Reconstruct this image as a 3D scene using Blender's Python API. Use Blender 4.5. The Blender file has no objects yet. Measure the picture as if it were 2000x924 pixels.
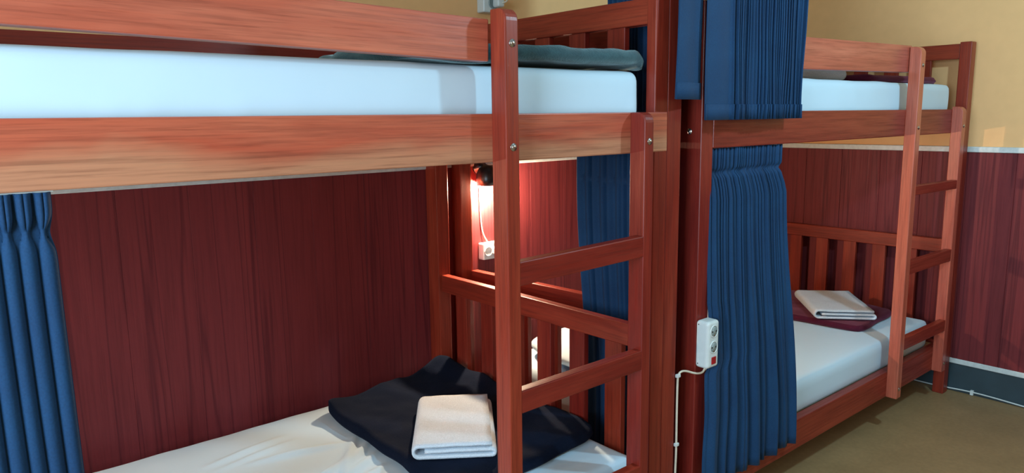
import bpy, bmesh, math, random
from mathutils import Vector, Matrix, noise
random.seed(7)
scene = bpy.context.scene
col = scene.collection

# ------------------------------------------------------------------ camera
yaw, pitch, roll, FPX = math.radians(-40.4609), math.radians(-9.2251), math.radians(-0.7545), 1440.4252
F = Vector((-math.sin(yaw)*math.cos(pitch), math.cos(yaw)*math.cos(pitch), math.sin(pitch)))
R0 = Vector((math.cos(yaw), math.sin(yaw), 0)); U0 = R0.cross(F)
R_ = R0*math.cos(roll) + U0*math.sin(roll); U_ = -R0*math.sin(roll) + U0*math.cos(roll)
camd = bpy.data.cameras.new('camera'); cam = bpy.data.objects.new('camera', camd); col.objects.link(cam)
camd.sensor_fit = 'HORIZONTAL'; camd.sensor_width = 36; camd.lens = FPX*36/2000; camd.clip_start = .02
m = Matrix((R_, U_, -F)).transposed().to_4x4(); m.translation = Vector((-1.5303, -1.2497, 1.3644))
cam.matrix_world = m
scene.camera = cam

# ------------------------------------------------------------------ light
scene.view_settings.view_transform = 'Standard'
scene.view_settings.look = 'None'
scene.view_settings.gamma = 1.0
scene.view_settings.exposure = 0.12
w = bpy.data.worlds.new('world'); scene.world = w; w.use_nodes = True
w.node_tree.nodes['Background'].inputs[0].default_value = (.55, .75, 1, 1)
w.node_tree.nodes['Background'].inputs[1].default_value = .3

def light(name, kind, loc, energy, color, size=.1, rot=None, size_y=None):
    d = bpy.data.lights.new(name, kind); d.energy = energy; d.color = color
    if kind == 'AREA':
        d.size = size
        if size_y: d.shape = 'RECTANGLE'; d.size_y = size_y
    else: d.shadow_soft_size = size
    o = bpy.data.objects.new(name, d); o.location = loc
    if rot: o.rotation_euler = rot
    col.objects.link(o); return o
LAMP = (.8, -1.14, 2.08)
light('ceiling_lamp_light', 'POINT', LAMP, 62, (.50, .83, 1.0), .05)
light('window_daylight', 'AREA', (-2.93, -1.1, 1.45), 98, (.62, .84, 1.0), 1.3, (0, math.radians(-90), 0), 1.1)

# ------------------------------------------------------------------ material helpers
def mat(name):
    m = bpy.data.materials.new(name); m.use_nodes = True
    nt = m.node_tree; b = nt.nodes['Principled BSDF']
    return m, nt, b
def node(nt, t, **kw):
    n = nt.nodes.new(t)
    for k, v in kw.items():
        if k in n.inputs: n.inputs[k].default_value = v
        else: setattr(n, k, v)
    return n
def ramp(nt, stops, fac):
    r = nt.nodes.new('ShaderNodeValToRGB'); e = r.color_ramp.elements
    while len(e) < len(stops): e.new(.5)
    for s, (p, c) in zip(e, stops): s.position = p; s.color = (*c, 1)
    nt.links.new(fac, r.inputs[0]); return r
def mixc(nt, fac, a, b, mode='MIX'):
    n = nt.nodes.new('ShaderNodeMix'); n.data_type = 'RGBA'; n.blend_type = mode
    for i, v in ((0, fac), (6, a), (7, b)):
        if hasattr(v, 'links'): nt.links.new(v, n.inputs[i])
        else: n.inputs[i].default_value = v if i == 0 else (*v, 1)
    return n.outputs[2]
def mth(nt, op, a, b=None):
    n = nt.nodes.new('ShaderNodeMath'); n.operation = op
    for i, v in enumerate((a, b)):
        if v is None: continue
        if hasattr(v, 'links'): nt.links.new(v, n.inputs[i])
        else: n.inputs[i].default_value = v
    return n.outputs[0]

def wood(name, dark, mid, lite, gscale=1.0, rough=.34, coat=.25, sap=None, streak=None, rnd=.35, soft=False):
    """grain runs along local X of every board"""
    m, nt, b = mat(name)
    tc = node(nt, 'ShaderNodeTexCoord'); oi = node(nt, 'ShaderNodeObjectInfo')
    add = nt.nodes.new('ShaderNodeVectorMath'); add.operation = 'MULTIPLY_ADD'
    cmb = node(nt, 'ShaderNodeCombineXYZ')
    for i in range(3): nt.links.new(mth(nt, 'MULTIPLY', oi.outputs['Random'], (17.3, 9.1, 23.7)[i]), cmb.inputs[i])
    nt.links.new(tc.outputs['Object'], add.inputs[0]); add.inputs[1].default_value = (1, 1, 1); nt.links.new(cmb.outputs[0], add.inputs[2])
    def noisy(sc, s, det, dist):
        mp = node(nt, 'ShaderNodeMapping'); mp.inputs['Scale'].default_value = sc
        nt.links.new(add.outputs[0], mp.inputs[0])
        n = node(nt, 'ShaderNodeTexNoise', Scale=s, Detail=det, Distortion=dist, Roughness=.6)
        nt.links.new(mp.outputs[0], n.inputs['Vector']); return n.outputs['Fac']
    big = noisy((1.0, 9, 9), 1.6*gscale, 4, .6)
    fine = noisy((1.5, 45, 45), 3*gscale, 5, .25)
    pore = noisy((4, 160, 160), 2.2*gscale, 3, 0)
    c1 = ramp(nt, [(.22, dark), (.48, mid), (.78, lite)], big).outputs[0]
    c2 = ramp(nt, [(.3, (.42, .36, .34)), (.52, (1, 1, 1)), (.8, (1.25, 1.18, 1.12))], fine).outputs[0]
    c = mixc(nt, .3 if soft else .5, c1, c2, 'MULTIPLY')
    c3 = ramp(nt, [(.33, (.55, .5, .48)), (.45, (1, 1, 1))], pore).outputs[0]
    c = mixc(nt, .2 if soft else .45, c, c3, 'MULTIPLY')
    if streak:
        st = noisy((.22, 8, 8), 2.6*gscale, 2, .12)
        fac = ramp(nt, [(.47, (0, 0, 0)), (.5, (1, 1, 1)), (.53, (0, 0, 0))], st).outputs[0]
        f2 = mth(nt, 'MULTIPLY', fac, .62)
        c = mixc(nt, f2, c, streak)
    if sap:
        sx = node(nt, 'ShaderNodeSeparateXYZ'); nt.links.new(tc.outputs['Object'], sx.inputs[0])
        wob = noisy((1.2, 4, 4), 1.4, 3, .8)
        t = mth(nt, 'ADD', mth(nt, 'MULTIPLY', sx.outputs[2], -11.0), mth(nt, 'MULTIPLY', wob, 1.3))
        f = ramp(nt, [(.55, (0, 0, 0)), (1.0, (1, 1, 1))], t).outputs[0]
        c = mixc(nt, mth(nt, 'MULTIPLY', f, .66), c, mixc(nt, .7, sap, c2, 'MULTIPLY'))
    # board to board difference
    hs = node(nt, 'ShaderNodeHueSaturation')
    nt.links.new(mth(nt, 'ADD', mth(nt, 'MULTIPLY', oi.outputs['Random'], rnd), 1-rnd*.5), hs.inputs['Value'])
    nt.links.new(mth(nt, 'ADD', mth(nt, 'MULTIPLY', oi.outputs['Random'], 0 if soft else .007), .4965), hs.inputs['Hue'])
    nt.links.new(c, hs.inputs['Color']); nt.links.new(hs.outputs[0], b.inputs['Base Color'])
    rr = ramp(nt, [(.3, (rough+.14,)*3), (.7, (rough-.06,)*3)], fine)
    nt.links.new(rr.outputs[0], b.inputs['Roughness'])
    b.inputs['Specular IOR Level'].default_value = .22 if soft else .3; b.inputs['Coat Weight'].default_value = coat; b.inputs['Coat Roughness'].default_value = .22
    bp = node(nt, 'ShaderNodeBump', Strength=.12, Distance=.004)
    nt.links.new(fine, bp.inputs['Height']); nt.links.new(bp.outputs[0], b.inputs['Normal'])
    return m

def cloth(name, c, c2=None, scale=260, *a_, **k_):
    return cloth_(name, c, c2, scale, *a_, **k_)
def cloth_(name, c, c2=None, scale=260, bump=.25, sheen=.3, rough=.9, blot=6, blotamt=.35, sheen_tint=None, grain=.8, spec=.25):
    m, nt, b = mat(name)
    tc = node(nt, 'ShaderNodeTexCoord')
    n = node(nt, 'ShaderNodeTexNoise', Scale=scale, Detail=3); nt.links.new(tc.outputs['Object'], n.inputs['Vector'])
    n2 = node(nt, 'ShaderNodeTexNoise', Scale=blot, Detail=4); nt.links.new(tc.outputs['Object'], n2.inputs['Vector'])
    c2 = c2 or tuple(x*.72 for x in c)
    f = ramp(nt, [(.35, (0,)*3), (.65, (1,)*3)], n2.outputs['Fac']).outputs[0]
    cc = mixc(nt, mth(nt, 'MULTIPLY', f, blotamt), c, c2)
    g = ramp(nt, [(.3, (.82,)*3), (.7, (1.1,)*3)], n.outputs['Fac']).outputs[0]
    nt.links.new(mixc(nt, grain, cc, g, 'MULTIPLY'), b.inputs['Base Color'])
    b.inputs['Roughness'].default_value = rough
    b.inputs['Sheen Weight'].default_value = sheen; b.inputs['Sheen Roughness'].default_value = .45
    if sheen_tint: b.inputs['Sheen Tint'].default_value = (*sheen_tint, 1)
    b.inputs['Specular IOR Level'].default_value = spec
    bp = node(nt, 'ShaderNodeBump', Strength=bump, Distance=.002)
    nt.links.new(n.outputs['Fac'], bp.inputs['Height']); nt.links.new(bp.outputs[0], b.inputs['Normal'])
    return m

def plain(name, c, rough=.5, metal=0, emit=None, es=0, bump=0, scale=60, var=.12):
    m, nt, b = mat(name)
    tc = node(nt, 'ShaderNodeTexCoord')
    n = node(nt, 'ShaderNodeTexNoise', Scale=scale, Detail=4); nt.links.new(tc.outputs['Object'], n.inputs['Vector'])
    g = ramp(nt, [(.3, (1-var,)*3), (.7, (1+var*.5,)*3)], n.outputs['Fac']).outputs[0]
    nt.links.new(mixc(nt, 1.0, c, g, 'MULTIPLY'), b.inputs['Base Color'])
    b.inputs['Roughness'].default_value = rough; b.inputs['Metallic'].default_value = metal
    if emit:
        b.inputs['Emission Color'].default_value = (*emit, 1); b.inputs['Emission Strength'].default_value = es
    if bump:
        bp = node(nt, 'ShaderNodeBump', Strength=bump, Distance=.002)
        nt.links.new(n.outputs['Fac'], bp.inputs['Height']); nt.links.new(bp.outputs[0], b.inputs['Normal'])
    return m

M = {}
M['wood'] = wood('varnished_red_wood', (.15, .014, .0075), (.215, .023, .0125), (.29, .042, .021), coat=.1)
M['wood_orange'] = wood('varnished_orange_wood', (.30, .052, .031), (.42, .090, .054), (.51, .14, .085), rnd=.15, coat=.45)
M['wood_sap'] = wood('varnished_wood_with_sapwood', (.26, .035, .018), (.42, .078, .040), (.50, .125, .066), sap=(.50, .27, .15), rnd=.1, coat=.45)
M['panel'] = wood('red_wood_wall_panel', (.15, .0225, .0235), (.172, .026, .027), (.195, .030, .030), gscale=.75, rough=.5, coat=.0, streak=(.075, .010, .014), rnd=.0, soft=True)
M['ply'] = wood('plywood', (.4, .25, .12), (.5, .33, .17), (.6, .42, .24))
M['plaster'] = plain('yellow_wall_paint', (.84, .49, .22), .85, bump=.03, scale=18, var=.03)
M['ceil'] = plain('ceiling_paint', (.42, .40, .36), .9)  # unseen ceiling, set to a darker tone to cut bounced light
M['trimwhite'] = plain('white_trim_paint', (.62, .68, .68), .4)
M['skirt'] = plain('dark_blue_grey_paint', (.03, .055, .07), .45, var=.15, scale=12)
M['sheet'] = cloth('white_cotton_sheet', (.56, .73, .85), (.53, .69, .82), 420, .0, .05, .85, 3, .3, grain=.0)
M['towel'] = cloth('white_terry_towel', (.66, .74, .82), None, 330, .9, .15, .95, 9, .2)
M['curtain'] = cloth('blue_curtain_cloth', (.007, .044, .115), (.0055, .030, .086), 300, .18, .03, .8, 9, .6)
M['navy'] = cloth('navy_fleece', (.003, .007, .019), (.006, .010, .024), 240, .6, .03, .95, 14, .6, (.5, .6, .9), spec=.08)
M['teal'] = cloth('teal_grey_fleece', (.035, .085, .1), (.018, .045, .058), 240, .6, .5, .95, 26, .8, (.6, .85, .9))
M['maroon'] = cloth('maroon_fleece', (.075, .005, .022), (.05, .004, .016), 240, .6, .25, .95, 14, .6, (1, .4, .6))
M['steel'] = plain('steel_bolt', (.5, .5, .5), .25, 1)
M['plastic'] = plain('white_plastic', (.62, .68, .68), .35, var=.04)
M['cord'] = plain('white_cord', (.68, .62, .5), .5)
M['black'] = plain('black_lamp_enamel', (.012, .012, .013), .3)
M['hole'] = plain('dark_socket_hole', (.27, .33, .33), .5)
M['red'] = plain('red_switch', (.35, .01, .015), .3)
M['bulb'] = plain('warm_bulb', (1, .9, .7), .4, emit=(1, .72, .38), es=30)
M['panelw'] = plain('lamp_diffuser', (1, 1, 1), .4, emit=(.8, .95, 1), es=3)

def floor_mat():
    m, nt, b = mat('olive_tan_vinyl')
    tc = node(nt, 'ShaderNodeTexCoord')
    n = node(nt, 'ShaderNodeTexNoise', Scale=3.0, Detail=6, Roughness=.65); nt.links.new(tc.outputs['Object'], n.inputs['Vector'])
    n2 = node(nt, 'ShaderNodeTexNoise', Scale=70.0, Detail=4); nt.links.new(tc.outputs['Object'], n2.inputs['Vector'])
    c = ramp(nt, [(.3, (.29, .19, .088)), (.7, (.37, .24, .115))], n.outputs['Fac']).outputs[0]
    g = ramp(nt, [(.3, (.9,)*3), (.7, (1.06,)*3)], n2.outputs['Fac']).outputs[0]
    nt.links.new(mixc(nt, 1.0, c, g, 'MULTIPLY'), b.inputs['Base Color'])
    b.inputs['Roughness'].default_value = .5
    return m
M['floor'] = floor_mat()

# ------------------------------------------------------------------ mesh helpers
def link(name, me, material, parent=None, loc=(0, 0, 0), rot=None):
    o = bpy.data.objects.new(name, me); col.objects.link(o)
    if material and not me.materials: me.materials.append(M[material] if isinstance(material, str) else material)
    if parent: o.parent = parent
    o.location = loc
    if rot is not None: o.rotation_euler = rot
    return o
def finish(bm, name, smooth=False):
    me = bpy.data.meshes.new(name); bm.normal_update(); bm.to_mesh(me); bm.free()
    if smooth: me.polygons.foreach_set('use_smooth', [True]*len(me.polygons))
    return me
def box_bm(sx, sy, sz, bev=.003, seg=2):
    bm = bmesh.new(); bmesh.ops.create_cube(bm, size=1)
    for v in bm.verts: v.co = Vector((v.co.x*sx, v.co.y*sy, v.co.z*sz))
    if bev: bmesh.ops.bevel(bm, geom=bm.edges[:], offset=min(bev, min(sx, sy, sz)*.45), segments=seg, profile=.5, affect='EDGES')
    return bm
MESHES = {}
def board(name, lo, hi, axis, material, parent, bev=.003, tilt=0.0):
    """box lo..hi in world axes; grain (local x) along axis"""
    lo, hi = Vector(lo), Vector(hi); c = (lo+hi)/2; d = hi-lo
    if axis == 'x': dims, rot = (d.x, d.y, d.z), (0, tilt, 0)
    elif axis == 'z': dims, rot = (d.z, d.y, d.x), (0, math.radians(-90), 0)
    else: dims, rot = (d.y, d.x, d.z), (0, 0, math.radians(90)+tilt)
    key = (name, material, tuple(round(x, 4) for x in dims), bev)
    if key not in MESHES: MESHES[key] = finish(box_bm(*dims, bev), name)
    pl = parent.location if parent else Vector()
    return link(name, MESHES[key], material, parent, c-pl, rot)
def tube(name, pts, r, material, parent, res=4):
    cu = bpy.data.curves.new(name, 'CURVE'); cu.dimensions = '3D'; cu.bevel_depth = r; cu.bevel_resolution = 2; cu.use_fill_caps = True
    s = cu.splines.new('NURBS'); s.points.add(len(pts)-1); s.order_u = 4; s.use_endpoint_u = True; s.resolution_u = res
    pl = parent.location if parent else Vector()
    for p, q in zip(s.points, pts): p.co = (*(Vector(q)-pl), 1)
    t = bpy.data.objects.new(name, cu); col.objects.link(t)
    me = bpy.data.meshes.new_from_object(t.evaluated_get(bpy.context.evaluated_depsgraph_get()))
    bpy.data.objects.remove(t); me.name = name
    me.polygons.foreach_set('use_smooth', [True]*len(me.polygons))
    me.materials.clear()
    return link(name, me, material, parent)
def lathe(name, prof, seg, material, parent, loc, rot=None):
    bm = bmesh.new(); rings = []
    for r, z in prof:
        if r < 1e-6: rings.append([bm.verts.new((0, 0, z))])
        else: rings.append([bm.verts.new((r*math.cos(2*math.pi*k/seg), r*math.sin(2*math.pi*k/seg), z)) for k in range(seg)])
    for a, b in zip(rings, rings[1:]):
        for k in range(seg):
            q = [a[k % len(a)], a[(k+1) % len(a)], b[(k+1) % len(b)], b[k % len(b)]]
            u = []
            for v in q:
                if v not in u: u.append(v)
            if len(u) > 2: bm.faces.new(u)
    bmesh.ops.recalc_face_normals(bm, faces=bm.faces)
    pl = parent.location if parent else Vector()
    return link(name, finish(bm, name, True), material, parent, Vector(loc)-pl, rot)
def thing(name, loc, label, cat, group=None):
    o = bpy.data.objects.new(name, None); o.empty_display_size = .1; col.objects.link(o); o.location = loc
    tag(o, label, cat, group); return o
def tag(o, label, cat, group=None):
    o['label'] = label; o['category'] = cat
    if group: o['group'] = group
    return o
def struct(o): o['kind'] = 'structure'; return o

# ------------------------------------------------------------------ room
XL, XR, YF, YB, ZC = -2.95, 2.384, -2.85, 1.10, 2.6
TH = .1
def sbox(name, lo, hi, material):
    lo, hi = Vector(lo), Vector(hi); d = hi-lo
    return struct(link(name, finish(box_bm(*d, 0), name), material, None, (lo+hi)/2))
sbox('floor', (XL-TH, YF-TH, -TH), (XR+TH, YB+TH, 0), 'floor')
sbox('ceiling', (XL-TH, YF-TH, ZC), (XR+TH, YB+TH, ZC+TH), 'ceil')
wb = sbox('wall_back', (XL-TH, YB, 0), (XR+TH, YB+TH, ZC), 'plaster')
wr = sbox('wall_right', (XR, YF, 0), (XR+TH, YB, ZC), 'plaster')
wf = sbox('wall_front', (XL-TH, YF-TH, 0), (XR+TH, YF, ZC), 'plaster')
# left wall with its window opening
def wall_with_hole():
    bm = bmesh.new()
    y0, y1, z0, z1 = -1.75, -.45, 1.0, 2.15
    for lo, hi in (((YF, 0), (y0, ZC)), ((y1, 0), (YB, ZC)), ((y0, 0), (y1, z0)), ((y0, z1), (y1, ZC))):
        b2 = bmesh.ops.create_cube(bm, size=1)['verts']
        for v in b2: v.co = Vector((XL-TH/2+v.co.x*TH, (lo[0]+hi[0])/2+v.co.y*(hi[0]-lo[0]), (lo[1]+hi[1])/2+v.co.z*(hi[1]-lo[1])))
    return finish(bm, 'wall_left')
wl = struct(link('wall_left', wall_with_hole(), 'plaster'))
win = struct(bpy.data.objects.new('window_1', None)); col.objects.link(win); win.location = (XL, -1.1, 1.0)
for lo, hi, ax in (((XL-.07, -1.75, 1.0), (XL-.02, -1.70, 2.15), 'z'), ((XL-.07, -.5, 1.0), (XL-.02, -.45, 2.15), 'z'), ((XL-.07, -1.125, 1.05), (XL-.02, -1.075, 2.10), 'z'),
                   ((XL-.07, -1.70, 1.0), (XL-.02, -.5, 1.05), 'y'), ((XL-.07, -1.70, 2.10), (XL-.02, -.5, 2.15), 'y')):
    board('window_frame', lo, hi, ax, 'wood', win)

# wood wall panels, one board each, below a white chair rail
ZP0, ZP1 = .16, 1.174
pd = finish(box_bm(ZP1-ZP0, .012, .1996, .0006, 1), 'panel_board')
x = XR-.012-.1
while x > XL+.05:
    link('panel_board', pd, 'panel', wb, Vector((x, YB-.004, (ZP0+ZP1)/2))-wb.location, (0, math.radians(-90), 0)); x -= .2
pr = finish(box_bm(ZP1-ZP0, .1993, .012, .0012, 1), 'panel_board')
y = YB-.2-.012+.006+.006
while y > YF+.05:
    link('panel_board', pr, 'panel', wr, Vector((XR-.004, y+.006, (ZP0+ZP1)/2))-wr.location, (0, math.radians(-90), 0)); y -= .2
# unseen panelling added to the front and left walls to cut bounced light
x = XR-.112
while x > XL+.05:
    link('panel_board', pd, 'panel', wf, Vector((x, YF+.004, (ZP0+ZP1)/2))-wf.location, (0, math.radians(-90), 0)); x -= .2
prl = finish(box_bm(.99-ZP0, .1993, .012, .0012, 1), 'panel_board')
y = YB-.112
while y > YF+.05:
    link('panel_board', prl, 'panel', wl, Vector((XL+.004, y, (ZP0+.99)/2)), (0, math.radians(-90), 0)); y -= .2
def trim(name, lo, hi):
    o = board(name, lo, hi, 'x' if hi[0]-lo[0] > 1 else 'y', 'trimwhite', None, .003); struct(o); return o
trim('trim_1', (XR-.018, YF, 1.172), (XR, YB, 1.198)); trim('trim_2', (XL, YB-.018, 1.172), (XR-.018, YB, 1.198))
trim('trim_3', (XR-.014, YF, .140), (XR, YB, .165)); trim('trim_4', (XL, YB-.014, .140), (XR-.014, YB, .165))
struct(board('baseboard_right', (XR-.008, YF, 0), (XR, YB, .14), 'y', 'skirt', None, .001))
struct(board('baseboard_back', (XL, YB-.008, 0), (XR-.008, YB, .14), 'x', 'skirt', None, .001))

# ------------------------------------------------------------------ ceiling lamp (out of frame)
cl = thing('ceiling_lamp', (LAMP[0], LAMP[1], ZC), 'round white ceiling lamp high over the room in front of the bunks', 'lamp')
lathe('lamp_base', [(0, 0), (.06, 0), (.06, -.02), (.012, -.03), (.006, -.05), (.006, -.40), (.022, -.415), (.022, -.45), (0, -.45)], 24, 'plastic', cl, (LAMP[0], LAMP[1], ZC))

# ------------------------------------------------------------------ bunk beds
def stile_mesh(depth, width, length, r=.026):
    """ladder stile: local x up (grain), local y depth (front = -), local z width; top front corner rounded"""
    prof = [(0, depth/2), (0, -depth/2), (length-r, -depth/2)]
    for k in range(1, 7):
        a = math.pi/2*k/6
        prof.append((length-r+r*math.sin(a), -depth/2+r-r*math.cos(a)))
    prof.append((length, depth/2))
    bm = bmesh.new()
    f = [bm.verts.new((x-length/2, y, -width/2)) for x, y in prof]; g = [bm.verts.new((x-length/2, y, width/2)) for x, y in prof]
    bm.faces.new(f); bm.faces.new(g[::-1]); n = len(prof)
    for k in range(n): bm.faces.new((f[k], g[k], g[(k+1) % n], f[(k+1) % n]))
    bmesh.ops.recalc_face_normals(bm, faces=bm.faces)
    sharp = [e for e in bm.edges if len(e.link_faces) == 2 and e.calc_face_angle() > .9]
    bmesh.ops.bevel(bm, geom=sharp, offset=.003, segments=2, profile=.5, affect='EDGES')
    return finish(bm, 'ladder_stile')
def bolt(parent_part, world, axis='y'):
    """domed bolt head with washer; a sub-part of the wood it sits in"""
    prof = [(0, .0045), (.003, .0042), (.0052, .003), (.006, .001), (.0085, .001), (.0088, 0), (0, 0)]
    key = 'bolt'
    if key not in MESHES:
        bm = bmesh.new(); rings = []
        for r, z in prof:
            rings.append([bm.verts.new((r*math.cos(2*math.pi*k/14), r*math.sin(2*math.pi*k/14), z)) for k in range(14)] if r else [bm.verts.new((0, 0, z))])
        for a, b in zip(rings, rings[1:]):
            for k in range(14):
                q = []
                for v in (a[k % len(a)], a[(k+1) % len(a)], b[(k+1) % len(b)], b[k % len(b)]):
                    if v not in q: q.append(v)
                bm.faces.new(q)
        bmesh.ops.recalc_face_normals(bm, faces=bm.faces)
        MESHES[key] = finish(bm, 'bolt', True)
    o = link('bolt', MESHES[key], 'steel', None)
    rot = Matrix.Rotation(math.radians(90), 4, 'X') if axis == 'y' else Matrix.Rotation(math.radians(-90), 4, 'Y')
    bpy.context.view_layer.update()
    mw = Matrix.Translation(world) @ rot
    o.parent = parent_part; o.matrix_parent_inverse = parent_part.matrix_world.inverted()
    o.matrix_basis = mw
    return o

def bed(label, xl, xr, guard, lad, posts, heads, rail_up, rail_lo, matrail, gmat):
    b = thing('bunk_bed', ((xl+xr)/2, .55, 0), label, 'bed', 'varnished wooden bunk beds along the panelled wall')
    for lo, hi in posts: board('post', lo, hi, 'z', 'wood', b, .003)
    # side rails, front and back, for both bunks
    board('side_rail', (rail_up[0], -.0015, 1.267), (rail_up[1], .035, 1.3715), 'x', matrail, b)
    board('side_rail', (xl+.06, 1.04, 1.267), (xr-.06, 1.075, 1.3715), 'x', 'wood', b)
    board('side_rail', (rail_lo[0], -.0015, .165), (rail_lo[1], .035, .2745), 'x', 'wood', b)
    board('side_rail', (xl+.06, 1.04, .165), (xr-.06, 1.075, .2745), 'x', 'wood', b)
    # guard rails
    (gx0, gz0), (gx1, gz1), gh = guard
    t = -math.atan2(gz1-gz0, gx1-gx0)
    zc = (gz0+gz1)/2+gh/2
    board('guard_rail', (gx0, .002, zc-gh/2), (gx1, .034, zc+gh/2), 'x', gmat, b, .003, t)
    board('guard_rail', (xl+.06, 1.045, 1.50), (xr-.06, 1.075, 1.60), 'x', 'wood', b)
    # base boards that carry the mattresses
    board('base_board', (rail_lo[0]+.01, .036, 1.335), (xr-.1, 1.039, 1.350), 'x', 'ply', b, .002)
    board('base_board', (rail_lo[0]+.01, .036, .245), (xr-.1, 1.039, .258), 'x', 'ply', b, .002)
    # headboards
    for (fx, bx, y0, y1, zlow, ztop) in heads:
        off = .05 if fx > 2 else 0
        sl = (bx-fx)/(y1-y0); tl = -math.atan(sl)
        xm = (fx+bx)/2
        def hx(y): return fx+sl*(y-y0)
        for (z0, z1, s0) in ((zlow-.065, zlow, .20), (ztop, 1.668, 1.352)):
            board('headboard_rail', (xm, y0, z0), (xm+.032, y1, z1), 'y', 'wood', b, .003, tl)
            for k in range(6):
                yc = .155+off+.15*k
                board('headboard_slat', (hx(yc)+.006, yc-.0325, s0), (hx(yc)+.026, yc+.0325, z0+.004), 'z', 'wood', b, .002)
        board('headboard_rail', (xm+.003, y0, .165), (xm+.032, y1, .255), 'y', 'wood', b, .003, tl)
        board('headboard_rail', (xm+.003, y0, 1.267), (xm+.032, y1, 1.365), 'y', 'wood', b, .003, tl)
    # ladder
    (sx0, w0, top0), (sx1, w1, top1), bot, dep, rungs, smat = lad
    for sx, sw, top, bz in ((sx0, w0, top0, (1.51, 1.30, .205)), (sx1, w1, top1, (1.298, .205))):
        me = stile_mesh(dep, sw, top-bot)
        o = link('ladder_stile', me, smat, b, Vector((sx+sw/2, -dep/2, (top+bot)/2))-b.location, (0, math.radians(-90), 0))
        for z in bz: bolt(o, Vector((sx+sw*.52, -dep, z if z < 1.5 else top-.072)))
    for z0, z1, dz in rungs:
        xa, xb = sx0+w0-.003, sx1+.003
        board('ladder_rung', (xa, -dep+.001, z0), (xb, -dep+.029, z1), 'x', 'wood', b, .003, -math.atan2(dz, xb-xa))
    return b

YBK = YB-.006
bedA = bed('nearest varnished wooden bunk bed, on the left, whose ladder crosses the middle of the photo', -2.02, .15,
    ((-1.955, 1.512), (-.52, 1.4805), .088),
    ((-.5183, .036, 1.588), (-.0635, .034, 1.3715), .15, .05,
     [(.998, 1.053, .009), (.697, .751, .003), (.372, .428, .0)], 'wood'),
    [((.036, 0, 0), (.0895, .032, 1.675)), ((.0905, 0, 0), (.15, .032, 1.675)),
     ((.036, 1.018, 0), (.09, 1.088, 1.675)), ((-2.02, 0, 0), (-1.965, .06, 1.675)), ((-2.02, 1.02, 0), (-1.965, 1.088, 1.675))],
    [(.048, .048, .032, 1.018, .772, 1.60), (-2.008, -2.008, .06, 1.02, .772, 1.60)],
    (-1.965, .088), (-1.965, .088), 'wood_sap', 'wood_orange')
bedC = bed('farther varnished wooden bunk bed beside the end wall, with blue curtains on its front', .155, 2.341,
    ((.302, 1.4965), (1.64, 1.5185), .104),
    ((1.615, .044, 1.616), (2.108, .044, 1.383), .165, .045,
     [(1.024, 1.063, -.006), (.694, .749, -.004), (.367, .419, -.006)], 'wood_orange'),
    [((.246, 0, 0), (.302, .076, 1.675)), ((2.287, 0, 0), (2.341, .05, 1.675)),
     ((.155, 1.03, 0), (.21, 1.088, 1.675)), ((2.287, 1.02, 0), (2.341, 1.088, 1.675))],
    [(.257, .199, .076, 1.03, .767, 1.556), (2.294, 2.294, .05, 1.02, .76, 1.60)],
    (.302, 2.287), (.302, 2.287), 'wood', 'wood_orange')
# bolt in the left face of the far bed's first post
for ch in bedC.children:
    if ch.name.startswith('post'): bolt(ch, Vector((.246, .042, 1.316)), 'x'); break

# ------------------------------------------------------------------ soft things
def soft_box(name, lo, hi, material, r=.03, nx=60, ny=30, nz=6, amp=.003, freq=5, sag=0, seed=0, wr=None):
    """rounded box sampled on a grid, with wrinkles"""
    lo, hi = Vector(lo), Vector(hi); c = (lo+hi)/2; h = (hi-lo)/2
    bm = bmesh.new(); bmesh.ops.create_cube(bm, size=2)
    # build six grids
    bm.clear(); V = {}
    def vert(p):
        k = tuple(round(q, 5) for q in p)
        if k not in V: V[k] = bm.verts.new(p)
        return V[k]
    def grid(n1, n2, fn):
        for i in range(n1):
            for j in range(n2):
                bm.faces.new([vert(fn(a/n1*2-1, b_/n2*2-1)) for a, b_ in ((i, j), (i+1, j), (i+1, j+1), (i, j+1))])
    def e(t):  # more samples near the ends
        return math.copysign(1-(1-abs(t))**1.25, t)
    grid(nx, ny, lambda a, b_: (e(a), e(b_), 1)); grid(nx, ny, lambda a, b_: (e(a), e(b_), -1))
    grid(nx, nz, lambda a, b_: (e(a), -1, b_)); grid(nx, nz, lambda a, b_: (e(a), 1, b_))
    grid(ny, nz, lambda a, b_: (-1, e(a), b_)); grid(ny, nz, lambda a, b_: (1, e(a), b_))
    for v in bm.verts:
        p = Vector((v.co.x*h.x, v.co.y*h.y, v.co.z*h.z))
        q = Vector([max(-(h[i]-r), min(h[i]-r, p[i])) for i in range(3)])
        d = p-q
        if d.length > 1e-9: p = q+d.normalized()*r
        n = (d.normalized() if d.length > 1e-9 else Vector((0, 0, 1)))
        s = Vector((p.x*freq, p.y*freq, p.z*freq*1.5+seed*7.3))
        k = noise.noise(s)+.5*noise.noise(s*2.3)
        if p.z > -h.z*.8: p += n*amp*k
        if wr and p.z > -h.z*.8: p += n*wr(p+c)
        v.co = p
    bmesh.ops.recalc_face_normals(bm, faces=bm.faces)
    return link(name, finish(bm, name, True), material, None, c)

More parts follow.
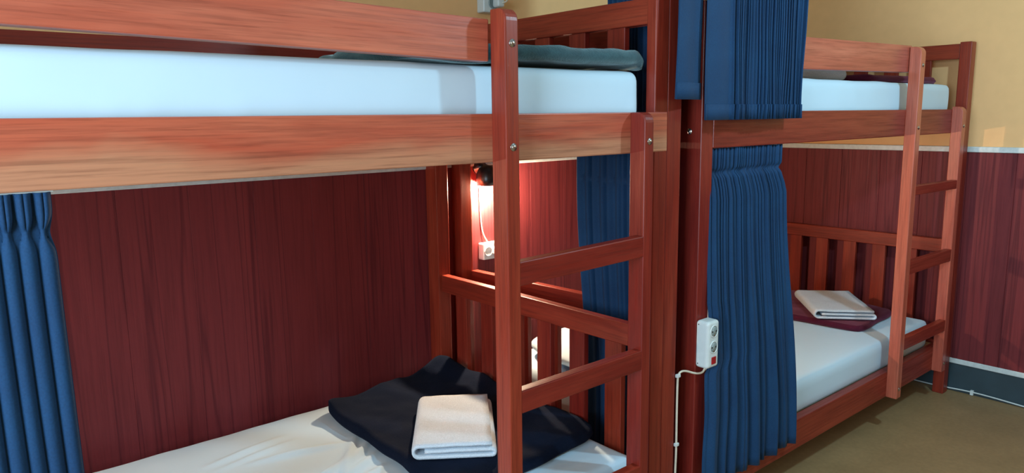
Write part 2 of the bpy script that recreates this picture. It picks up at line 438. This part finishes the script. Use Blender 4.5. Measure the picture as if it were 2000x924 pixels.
def crease(p0, ang, length, width, h):
    """a few ridges fanning out from a point"""
    d = Vector((math.cos(ang), math.sin(ang)))
    def f(p):
        q = Vector((p.x-p0[0], p.y-p0[1])); a = q.dot(d); t = q.dot(Vector((-d.y, d.x)))
        if a < 0 or a > length: return 0
        return h*math.sin(math.pi*a/length)*math.exp(-(t/width)**2)
    return f
CR = [crease((-.62+.03*i, .52+.05*i), a, .33, .013, .013) for i, a in enumerate((3.3, 3.55, 3.8, 2.9, 4.1))]
CR += [crease((-.56+.02*i, .30+.09*i), 3.0+.22*i, .26, .012, .012) for i in range(5)]
CR += [crease((-.95, .80), .18, .3, .012, .009), crease((-.93, .76), .16, .3, .01, .008), crease((-.3, .12), 3.5, .3, .012, .009)]
def wrA(p): return sum(f(p) for f in CR) if p.z > .37 else 0
def wrU(p):  # tucked gathers along the lower front edge of the fitted sheet
    if p.y > .06: return 0
    g = max(0, 1-(p.z-1.36)/.05)
    s = 0
    for xx, wd in ((-1.25, .012), (-1.2, .02), (-1.05, .015), (-.02, .01), (.0, .008), (-.62, .02)):
        s += .003*math.exp(-((p.x-xx-(p.z-1.36)*.25)/wd)**2)
    return s*g
mA = tag(soft_box('mattress', (-1.955, .040, .258), (.030, 1.005, .398), 'sheet', .028, 210, 120, 6, .0028, 5, seed=1, wr=wrA), 'white sheeted lower mattress under a navy blanket in the nearest bunk', 'mattress', 'white sheeted mattresses')
mAu = tag(soft_box('mattress', (-1.955, .040, 1.350), (.022, 1.005, 1.478), 'sheet', .026, 120, 40, 10, .002, 4, seed=2, wr=wrU), 'white sheeted upper mattress under a teal grey blanket in the nearest bunk', 'mattress', 'white sheeted mattresses')
mC = tag(soft_box('mattress', (.315, .040, .258), (2.15, 1.005, .392), 'sheet', .024, 90, 40, 6, .0025, 5, seed=3), 'white sheeted lower mattress under a maroon blanket in the far bunk', 'mattress', 'white sheeted mattresses')
mCu = tag(soft_box('mattress', (.315, .040, 1.350), (2.19, 1.005, 1.482), 'sheet', .024, 90, 40, 8, .003, 6, seed=4), 'white sheeted upper mattress under a maroon blanket in the far bunk', 'mattress', 'white sheeted mattresses')

def blanket(name, corners, z, thick, material, label, zfun=None, seed=0, n1=46, n2=46, layers=2, edge=.02, rough=.006):
    """folded fleece: corners in order (u0v0, u1v0, u1v1, u0v1); closed slab with round edge"""
    bm = bmesh.new(); C = [Vector((*c, 0)) for c in corners]
    def P(u, v): return (C[0]*(1-u)+C[1]*u)*(1-v)+(C[3]*(1-u)+C[2]*u)*v
    cen = P(.5, .5)
    def wob(u, v):
        p = P(u, v); cf = (abs(2*u-1)**7)*(abs(2*v-1)**7); p = p+(cen-p).normalized()*.045*cf if cf > 1e-6 else p
        return p+Vector((noise.noise((p.x*6, p.y*6, seed+.3)), noise.noise((p.x*6, p.y*6, seed+9.1)), 0))*.016
    def prof(t):  # edge height profile, t distance to the border in 0..1
        return math.sqrt(max(0, 1-(1-min(1, t))**2))
    top, bot = {}, {}
    for i in range(n1+1):
        for j in range(n2+1):
            u, v = i/n1, j/n2
            u = .5-.5*math.cos(math.pi*u)*(.3+.7*1) if False else u
            p = wob(u, v)
            wu = (C[1]-C[0]).length; wv = (C[3]-C[0]).length
            d = min(u*wu, (1-u)*wu, v*wv, (1-v)*wv)
            e = prof(d/(thick*.5)) if thick else 1
            k = noise.noise((p.x*9, p.y*9, seed))*.6+noise.noise((p.x*22, p.y*22, seed+4))*.3
            base = z+(zfun(p.x, p.y) if zfun else 0)
            mid = base+thick*.5
            lift = abs(noise.noise((p.x*5, p.y*5, seed+2)))*rough*1.2
            t = mid+e*(thick*.5)+rough*k*e+lift*e
            b_ = mid-e*(thick*.5)
            top[i, j] = bm.verts.new((p.x, p.y, t))
            bot[i, j] = top[i, j] if d < 1e-9 else bm.verts.new((p.x, p.y, b_))
    for i in range(n1):
        for j in range(n2):
            bm.faces.new((top[i, j], top[i+1, j], top[i+1, j+1], top[i, j+1]))
            q = (bot[i, j], bot[i, j+1], bot[i+1, j+1], bot[i+1, j])
            if len(set(q)) > 2 and not all(x in (top[i, j], top[i+1, j], top[i+1, j+1], top[i, j+1]) for x in q):
                bm.faces.new(q)
    bmesh.ops.recalc_face_normals(bm, faces=bm.faces)
    for v in bm.verts: v.co -= Vector((cen.x, cen.y, z))
    o = link(name, finish(bm, name, True), material, None, (cen.x, cen.y, z))
    return tag(o, label, 'blanket', 'fleece blankets on the beds')

def bump(x, y, cx, cy, rx, ry, h): return h*math.exp(-((x-cx)/rx)**2-((y-cy)/ry)**2)
blanket('blanket', [(-.535, .150), (.062, .175), (.03, 1.0), (-.52, .93)], .4, .034, 'navy', 'crumpled navy fleece blanket under the white towel on the lower near bed',
        lambda x, y: bump(x, y, .0, .93, .07, .12, .045)+bump(x, y, -.5, .9, .06, .06, .014)+bump(x, y, -.28, .86, .05, .10, .012)+bump(x, y, .0, .75, .05, .07, .018), 1, rough=.013)
blanket('blanket', [(-.72, .03), (.056, -.002), (.03, .75), (-.62, .75)], 1.483, .034, 'teal', 'teal grey fleece blanket lying on the upper near bed by the headboard',
        lambda x, y: .006*math.sin(x*17+1)*math.exp(-(y/.2)**2)+bump(x, y, -.13, .03, .09, .12, .010)+bump(x, y, .05, .0, .035, .12, -.030)+bump(x, y, .0, .02, .03, .1, .006)+bump(x, y, -.2, .35, .3, .3, .016), 2, rough=.012)
blanket('blanket', [(1.69, .15), (2.13, .17), (2.14, .82), (1.62, .86)], .394, .026, 'maroon', 'maroon fleece blanket under the white towel on the lower far bed',
        None, 3)
blanket('blanket', [(1.45, .07), (2.17, .06), (2.17, .8), (1.45, .8)], 1.484, .026, 'maroon', 'maroon fleece blanket on the upper far bed',
        None, 4)

def towel(p0, du, dv, lu, lv, z, label, th=.0105, layer=.0165, seed=0):
    """folded strip swept along dv; p0 = corner, du across the fold, dv along it"""
    H = layer*2+th; r = layer
    path = [(lu-.012, th/2+layer*2)]
    n = 10
    for k in range(n+1): path.append((lu-.014-(lu-.014-r)*k/n, th/2+layer*2))
    for k in range(1, 9):
        a = math.pi*k/9; path.append((r-r*math.sin(a), th/2+layer+layer*math.cos(a)))
    for k in range(n+1): path.append((r+(lu-.014-r)*k/n, th/2))
    for k in range(1, 6):
        a = math.pi*k/6; path.append((lu-.014+layer*.5*math.sin(a), th/2+layer*.5-layer*.5*math.cos(a)))
    for k in range(n+1): path.append((lu-.014-(lu-.045)*k/n, th/2+layer))
    path = path[1:]
    bm = bmesh.new(); nv = 26
    rows = []
    for j in range(nv+1):
        v = j/nv; e = min(v, 1-v)*lv
        sh = 1-.3*max(0, 1-e/.008)**2
        L, Rr = [], []
        for i, (a, b_) in enumerate(path):
            a0, b0 = path[max(0, i-1)]; a1, b1 = path[min(len(path)-1, i+1)]
            t = Vector((a1-a0, b1-b0)).normalized(); nn = Vector((-t.y, t.x))*th/2*sh
            k = noise.noise((a*18+seed, v*6, b_*20))*.0025
            for lst, s in ((L, 1), (Rr, -1)):
                A = a+nn.x*s; B = b_+nn.y*s+k*(b_/H)
                lst.append(bm.verts.new((A*du[0]+v*lv*dv[0], A*du[1]+v*lv*dv[1], B)))
        rows.append((L, Rr))
    m_ = len(path)
    for j in range(nv):
        for s in (0, 1):
            for i in range(m_-1): bm.faces.new((rows[j][s][i], rows[j][s][i+1], rows[j+1][s][i+1], rows[j+1][s][i]))
        for i in (0, m_-1): bm.faces.new((rows[j][0][i], rows[j][1][i], rows[j+1][1][i], rows[j+1][0][i]))
    for j in (0, nv):
        for i in range(m_-1): bm.faces.new((rows[j][0][i], rows[j][0][i+1], rows[j][1][i+1], rows[j][1][i]))
    bmesh.ops.recalc_face_normals(bm, faces=bm.faces)
    o = link('towel', finish(bm, 'towel', True), 'towel', None, (p0[0], p0[1], z))
    return tag(o, label, 'towel', 'folded white towels on the beds')
def uv(a): return (math.cos(a), math.sin(a))
# near corner (left) first, u runs along the short side towards the right, v away from the viewer
ang = math.radians(53.5)
towel((-.515, .368), uv(ang-math.pi/2), uv(ang), .23, .365, .441, 'folded white towel on the navy blanket of the lower near bed')
ang = math.atan2(.27, .31)
towel((1.66, .35), uv(ang-math.pi/2), uv(ang), .27, .40, .428, 'folded white towel on the maroon blanket of the lower far bed', seed=5)
towel((.98, .12), (0, 1), (1, 0), .25, .36, 1.486, 'folded white towel lying on the upper far bed', seed=8)

def pillow(loc, sx, sy, sz, label):
    bm = bmesh.new(); bmesh.ops.create_uvsphere(bm, u_segments=40, v_segments=20, radius=1)
    for v in bm.verts:
        x_, y_, z_ = v.co
        f = lambda t: math.copysign(abs(t)**.55, t)
        v.co = Vector((f(x_)*sx, f(y_)*sy, z_*sz*(1-.45*max(abs(x_), abs(y_))**4)+noise.noise((x_*2, y_*2, 3))*.008))
    o = link('pillow', finish(bm, 'pillow', True), 'sheet', None, loc)
    return tag(o, label, 'pillow')
pillow((.56, .64, .449), .2, .31, .056, 'white pillow on the lower far bed, glimpsed between the headboard slats')
pillow((.56, .60, 1.539), .2, .31, .055, 'white pillow on the upper far bed behind the near headboard slats')

# ------------------------------------------------------------------ curtains
def curtain_mesh(name, width, zt, zb, fn, nu, zs, back=0.0):
    """fn(s, z) -> (along, depth); zs row heights from top to bottom"""
    bm = bmesh.new(); G = []
    for z in zs:
        G.append([bm.verts.new((*fn(i/nu, z), z)) for i in range(nu+1)])
    for a, b in zip(G, G[1:]):
        for i in range(nu): bm.faces.new((a[i], b[i], b[i+1], a[i+1]))
    me = finish(bm, name, True); return me
def place_curtain(name, org, ang, fn, zt, zb, nu, nz, label, hem=.045, extra=(), track=None, thick=.0025):
    root = thing(name, (org[0], org[1], zb), label, 'curtain', 'blue curtains of the bunks')
    zs = sorted(set([zt-(zt-zb)*k/nz for k in range(nz+1)]+list(extra)), reverse=True)
    def sub(part, f, z_list):
        me = curtain_mesh(part, 0, 0, 0, lambda s, z: f(s, z), nu, z_list)
        for v in me.vertices: v.co.z -= zb
        o = link(part, me, 'curtain', root, (0, 0, 0), (0, 0, ang))
        sm = o.modifiers.new('thickness', 'SOLIDIFY'); sm.thickness = thick; sm.offset = 0
        return o
    sub('drape', fn, zs)
    if hem: sub('hem', lambda s, z: (fn(s, z)[0], fn(s, z)[1]-.003), [zb+hem, zb+hem*.5, zb-.001])
    if track:
        a, b = fn(0, zt)[0], fn(1, zt)[0]
        o = link('curtain_track', finish(box_bm(b-a+.01, .012, .01, .002), 'curtain_track'), 'plastic', root)
        o.rotation_euler = (0, 0, ang)
        o.location = Vector((math.cos(ang)*(a+b)/2-math.sin(ang)*track, math.sin(ang)*(a+b)/2+math.cos(ang)*track, zt-zb+.004))
    return root
def pleater(n, seed, irr=.35):
    rs = random.Random(seed); ph = [rs.random() for _ in range(n+2)]; am = [.6+.7*rs.random() for _ in range(n+2)]
    wd = [1+irr*(rs.random()*2-1) for _ in range(n)]; t = sum(wd); ed = [0]
    for x_ in wd: ed.append(ed[-1]+x_/t)
    def f(s):
        k = 0
        while k < n-1 and s > ed[k+1]: k += 1
        u = (s-ed[k])/(ed[k+1]-ed[k]); return k, u, am[k], ed[k], ed[k+1]
    return f
def smooth(a, b, t):
    t = max(0, min(1, (t-a)/(b-a))); return t*t*(3-2*t)

# 1: pinch pleated curtain at the left of the near lower bunk
pl1 = pleater(11, 3, .12)
W1 = .255
def cur1(s, z):
    k, u, am, a, b = pl1(s)
    pin = math.exp(-((z-1.206)/.010)**2)           # pinch row
    head = smooth(1.206, 1.216, z)
    wf = 1-.68*math.exp(-((z-1.206)/.016)**2)
    t = (u-.5)
    bul = max(0, math.cos(math.pi*max(-.5, min(.5, t/(.86*wf)))))**.6
    D = .013*(1-.55*pin) if head > .5 else .006+.003*smooth(1.206, 1.17, z)*(.6+.4*am)
    flare = smooth(1.2, .5, z)
    x_ = W1*s*(1+.01*flare)+.005*flare*math.sin(7*s+2)-.006*math.exp(-((z-1.206)/.02)**2)*smooth(.9, 1, s)
    dep = -D*bul-.012*flare-.006*flare*math.sin(9*s+z*3)
    # soft centre crease of each heading pleat
    if head > .5: dep += .005*math.exp(-(t/.08)**2)
    return x_, dep
place_curtain('curtain', (-1.60, .004), 0, cur1, 1.2655, .12, 11*16, 34,
    'pinch-pleated blue curtain at the left edge under the near upper bunk', hem=.05, extra=[1.206+.004*k for k in range(-9, 13)], track=.004)

# 2: flat panel beside the near post, and 3: tightly pleated panel, both on the far upper bunk
def cur2(s, z):
    return .112*s-.006*smooth(1.7, 1.4, z)*(1-s), -.004*math.sin(5*s)-.003*math.sin(z*9+s*4)
place_curtain('curtain', (.072, -.040), 0, cur2, 2.2, 1.4045, 24, 24, 'flat blue curtain end with the higher hem, between the two beds at the top', hem=.043)
pl3 = pleater(34, 5, .5)
def cur3(s, z):
    if s < .22: t = s/.22; x_, d = .115*t, -.007*math.sin(math.pi*t)-.006*math.exp(-(t/.07)**2)
    else:
        q = (s-.22)/.78; k, u, am, a, b = pl3(q)
        x_ = .115+.405*q+.006*math.sin(2*math.pi*u)*am*.5; d = -.011*am*(.5-.5*math.cos(2*math.pi*u))-.002+.004*math.sin(q*9)
    fl = smooth(1.75, 1.35, z)
    d *= 1+.25*math.sin(z*11+s*20)*fl
    return x_-.010*fl*smooth(.6, 1, s)+.004*fl*math.sin(s*30)*(s > .3), d-.006*fl*math.sin(s*3)
place_curtain('curtain', (.182, -.045), 0, cur3, 2.2, 1.349, 340, 22, 'tightly pleated blue curtain hanging in front of the far upper bunk', hem=.042)

# 4: gathered curtain on the far lower bunk
pl4 = pleater(26, 11, .5); pl4b = pleater(9, 12, .3)
def cur4(s, z):
    k, u, am, a, b = pl4(s); k2, u2, am2, a2, b2 = pl4b(s)
    g = math.exp(-((z-1.192)/.010)**2)             # gathering row
    head = smooth(1.192, 1.20, z)
    low = smooth(1.19, .25, z)
    w_ = .412*head+(1-head)*(.405+.02*smooth(1.19, 1.1, z)+.075*low)
    x_ = w_*s-(1-s)**3*(.006+.018*smooth(.85, .55, z)+.018*smooth(.5, .3, z))*(1-smooth(.595, .625, z)*smooth(.80, .77, z))+.004*low*math.sin(z*8+s*15)
    fine = .5-.5*math.cos(2*math.pi*u); wide = .5-.5*math.cos(2*math.pi*u2)
    dep = -.010*am*fine*(1-.6*g)*(1-.72*low)-(1-head)*(.020*wide*am2*(.25+.75*low))
    dep -= .010*smooth(1.19, 1.12, z)+.034*low
    return x_, dep+.005*g
place_curtain('curtain', (.297, .018), 0, cur4, 1.2655, .232, 320, 34, 'long gathered blue curtain covering the left half of the far lower bunk', hem=0, extra=[1.192+.005*k for k in range(-6, 8)], track=.0)

# 5, 6: curtains in the gap between the beds, running back from the front
pl5 = pleater(13, 21, .45)
def cur5(s, z):
    k, u, am, a, b = pl5(s); g = math.exp(-((z-1.165)/.010)**2); low = smooth(1.16, .4, z)
    return (.40+.0*low)*s*(1-.13*low), -.016*am*(.5-.5*math.cos(2*math.pi*u))*(1-.6*g)+.006
place_curtain('curtain', (.188, .030), math.radians(90), lambda s, z: cur5(s, z), 1.262, .22, 160, 30, 'dark blue curtain between the beds, seen past the ladder rungs', hem=0, extra=[1.165+.005*k for k in range(-5, 6)], track=0)
pl6 = pleater(14, 22, .45)
def cur6(s, z):
    k, u, am, a, b = pl6(s)
    return .262*s, -.014*am*(.5-.5*math.cos(2*math.pi*u))+.006
place_curtain('curtain', (.188, .040), math.radians(90), cur6, 2.2, 1.290, 160, 16, 'dark blue curtain between the beds, seen behind the upper headboard slats', hem=0)
# ceiling-hung track that carries the upper curtains
tr = thing('curtain_rail', (.4, -.02, 2.2), 'white rail hanging from the ceiling above the blue upper curtains', 'curtain rail')
board('rail', (.06, -.055, 2.2), (.72, -.035, 2.215), 'x', 'plastic', tr); board('rail', (.178, -.034, 2.2), (.198, .32, 2.215), 'y', 'plastic', tr)
for xx in (.1, .68): board('hanger', (xx-.005, -.05, 2.215), (xx+.005, -.04, ZC), 'z', 'steel', tr)
# small hook at the curtain edge
# ------------------------------------------------------------------ lamps and electrics
def reading_lamp(x, y, z, label, energy):
    t = thing('reading_lamp', (x, YB-.01, z), label, 'lamp', 'wall reading lamps of the lower bunks')
    lathe('wall_plate', [(0, 0), (.032, 0), (.032, .008), (.012, .018), (.009, .03), (0, .03)], 24, 'black', t, (x, YB-.01, z+.03), (math.radians(90), 0, 0))
    tube('arm', [(x, YB-.035, z+.03), (x, YB-.05, z+.035), (x, y+.005, z+.04), (x, y, z+.030)], .007, 'black', t)
    s = lathe('lamp_shade', [(0, .040), (.016, .038), (.034, .026), (.044, .006), (.046, -.018), (.043, -.040), (.040, -.040), (.043, -.016), (.041, .004), (.031, .022), (0, .034)], 28, 'black', t, (x, y, z))
    lathe('bulb', [(0, .012), (.012, .008), (.018, -.006), (.016, -.018), (.009, -.026), (0, -.028)], 18, 'bulb', t, (x, y, z-.010))
    light('reading_lamp_light', 'POINT', (x, y, z-.062), energy, (1, .74, .5), .016)
    return t
l1 = reading_lamp(.295, 1.035, 1.138, 'black reading lamp shining warm light on the far lower bunk wall', 42)
tube('cord', [(.295, 1.07, 1.15), (.29, 1.082, 1.10), (.292, 1.086, 1.0), (.298, 1.085, .92), (.305, 1.078, .875), (.33, 1.05, .835)], .0028, 'cord', l1)
l2 = reading_lamp(-1.80, 1.035, 1.135, 'black reading lamp at the hidden left end of the near lower bunk', 13)

def rbox(name, lo, hi, material, parent, bev, seg=3):
    lo, hi = Vector(lo), Vector(hi); me = finish(box_bm(*(hi-lo), bev, seg), name, False)
    pl = parent.location if parent else Vector()
    return link(name, me, material, parent, (lo+hi)/2-pl)
# double wall socket under the lamp
so = thing('wall_socket', (.318, YB-.01, .792), 'white wall socket box with a plug, under the glowing reading lamp', 'socket')
rbox('socket_box', (.283, YB-.045, .792), (.368, YB-.01, .860), 'plastic', so, .005)
lathe('socket_face', [(0, .001), (.015, .001), (.017, .004), (.020, .004), (.020, 0), (0, 0)], 22, 'plastic', so, (.307, YB-.045, .826), (math.radians(90), 0, 0))
rbox('plug', (.325, YB-.078, .812), (.357, YB-.045, .842), 'plastic', so, .006)
# socket on the painted wall above the near bunk
so2 = thing('wall_socket', (.37, YB, 1.765), 'white wall socket with a plug on the yellow wall, top of the photo', 'socket')
rbox('socket_box', (.308, YB-.045, 1.765), (.385, YB, 1.840), 'plastic', so2, .006)
lathe('socket_face', [(0, .001), (.018, .001), (.020, .004), (.024, .004), (.024, 0), (0, 0)], 22, 'hole', so2, (.356, YB-.045, 1.803), (math.radians(90), 0, 0))
rbox('plug', (.350, YB-.082, 1.784), (.384, YB-.045, 1.822), 'plastic', so2, .008)
tube('cord', [(.372, YB-.08, 1.80), (.385, YB-.10, 1.802), (.402, YB-.085, 1.83), (.405, YB-.03, 1.90), (.405, YB-.008, 2.0), (.405, YB-.006, 2.59)], .003, 'cord', so2)

# power strip on the far bed's post
ps = thing('power_strip', (.268, 0, .625), 'white two-way power strip with a red switch on the far bed post', 'power strip')
rbox('strip_body', (.240, -.046, .625), (.297, -.001, .768), 'plastic', ps, .010, 4)
for zc in (.737, .689):
    lathe('socket_rim', [(.0155, 0), (.0155, .0012), (.018, .0018), (.0195, .001), (.0195, 0)], 28, 'plastic', ps, (.269, -.046, zc), (math.radians(90), 0, 0))
    k = lathe('socket_well', [(0, .0003), (.0158, .0006), (.0158, 0), (0, 0)], 28, 'hole', ps, (.269, -.0460, zc), (math.radians(90), 0, 0))
    for dx in (-.0095, .0095): lathe('pin_hole', [(0, .0012), (.0026, .0012), (.0026, 0), (0, 0)], 10, 'black', ps, (.269+dx, -.0462, zc), (math.radians(90), 0, 0))
    rbox('earth_clip', (.266, -.0478, zc-.0155), (.272, -.0464, zc-.010), 'steel', ps, .0005, 1)
rbox('switch', (.259, -.0490, .638), (.279, -.0455, .660), 'red', ps, .0015)
for zc in (.757, .638):
    lathe('screw_hole', [(0, .0008), (.0018, .0008), (.0018, 0), (0, 0)], 10, 'black', ps, (.240, -.012, zc), (0, math.radians(-90), 0))
tube('cord', [(.268, -.02, .627), (.264, -.02, .609), (.245, -.018, .606), (.22, -.012, .612), (.19, -.008, .626), (.165, -.006, .630), (.156, -.004, .618), (.155, -.004, .59), (.155, -.004, .5), (.1565, -.004, .40), (.156, -.004, .36), (.1535, -.004, .3), (.152, -.004, .15), (.152, -.004, .01)], .0032, 'cord', ps, 6)
for zc in (.618, .407):
    rbox('cable_clip', (.148, -.010, zc-.005), (.163, .0, zc+.005), 'plastic', ps, .002)

# cable along the foot of the end wall
fc = thing('floor_cable', (2.36, -.3, 0), 'thin white cable clipped along the foot of the end wall', 'cable')
pts = []
for k in range(26):
    yy = .95-k*.1
    pts.append((2.368-.0015*math.sin(k*2.1), yy, .006+(.012*math.exp(-((yy+.12)/.1)**2))+.004*math.sin(k*1.7)**2))
tube('cord', pts, .0035, 'trimwhite', fc, 4)
for yy in (-.10, -.75, .55): rbox('cable_clip', (2.361, yy-.007, .002), (2.376, yy+.007, .026), 'plastic', fc, .002)
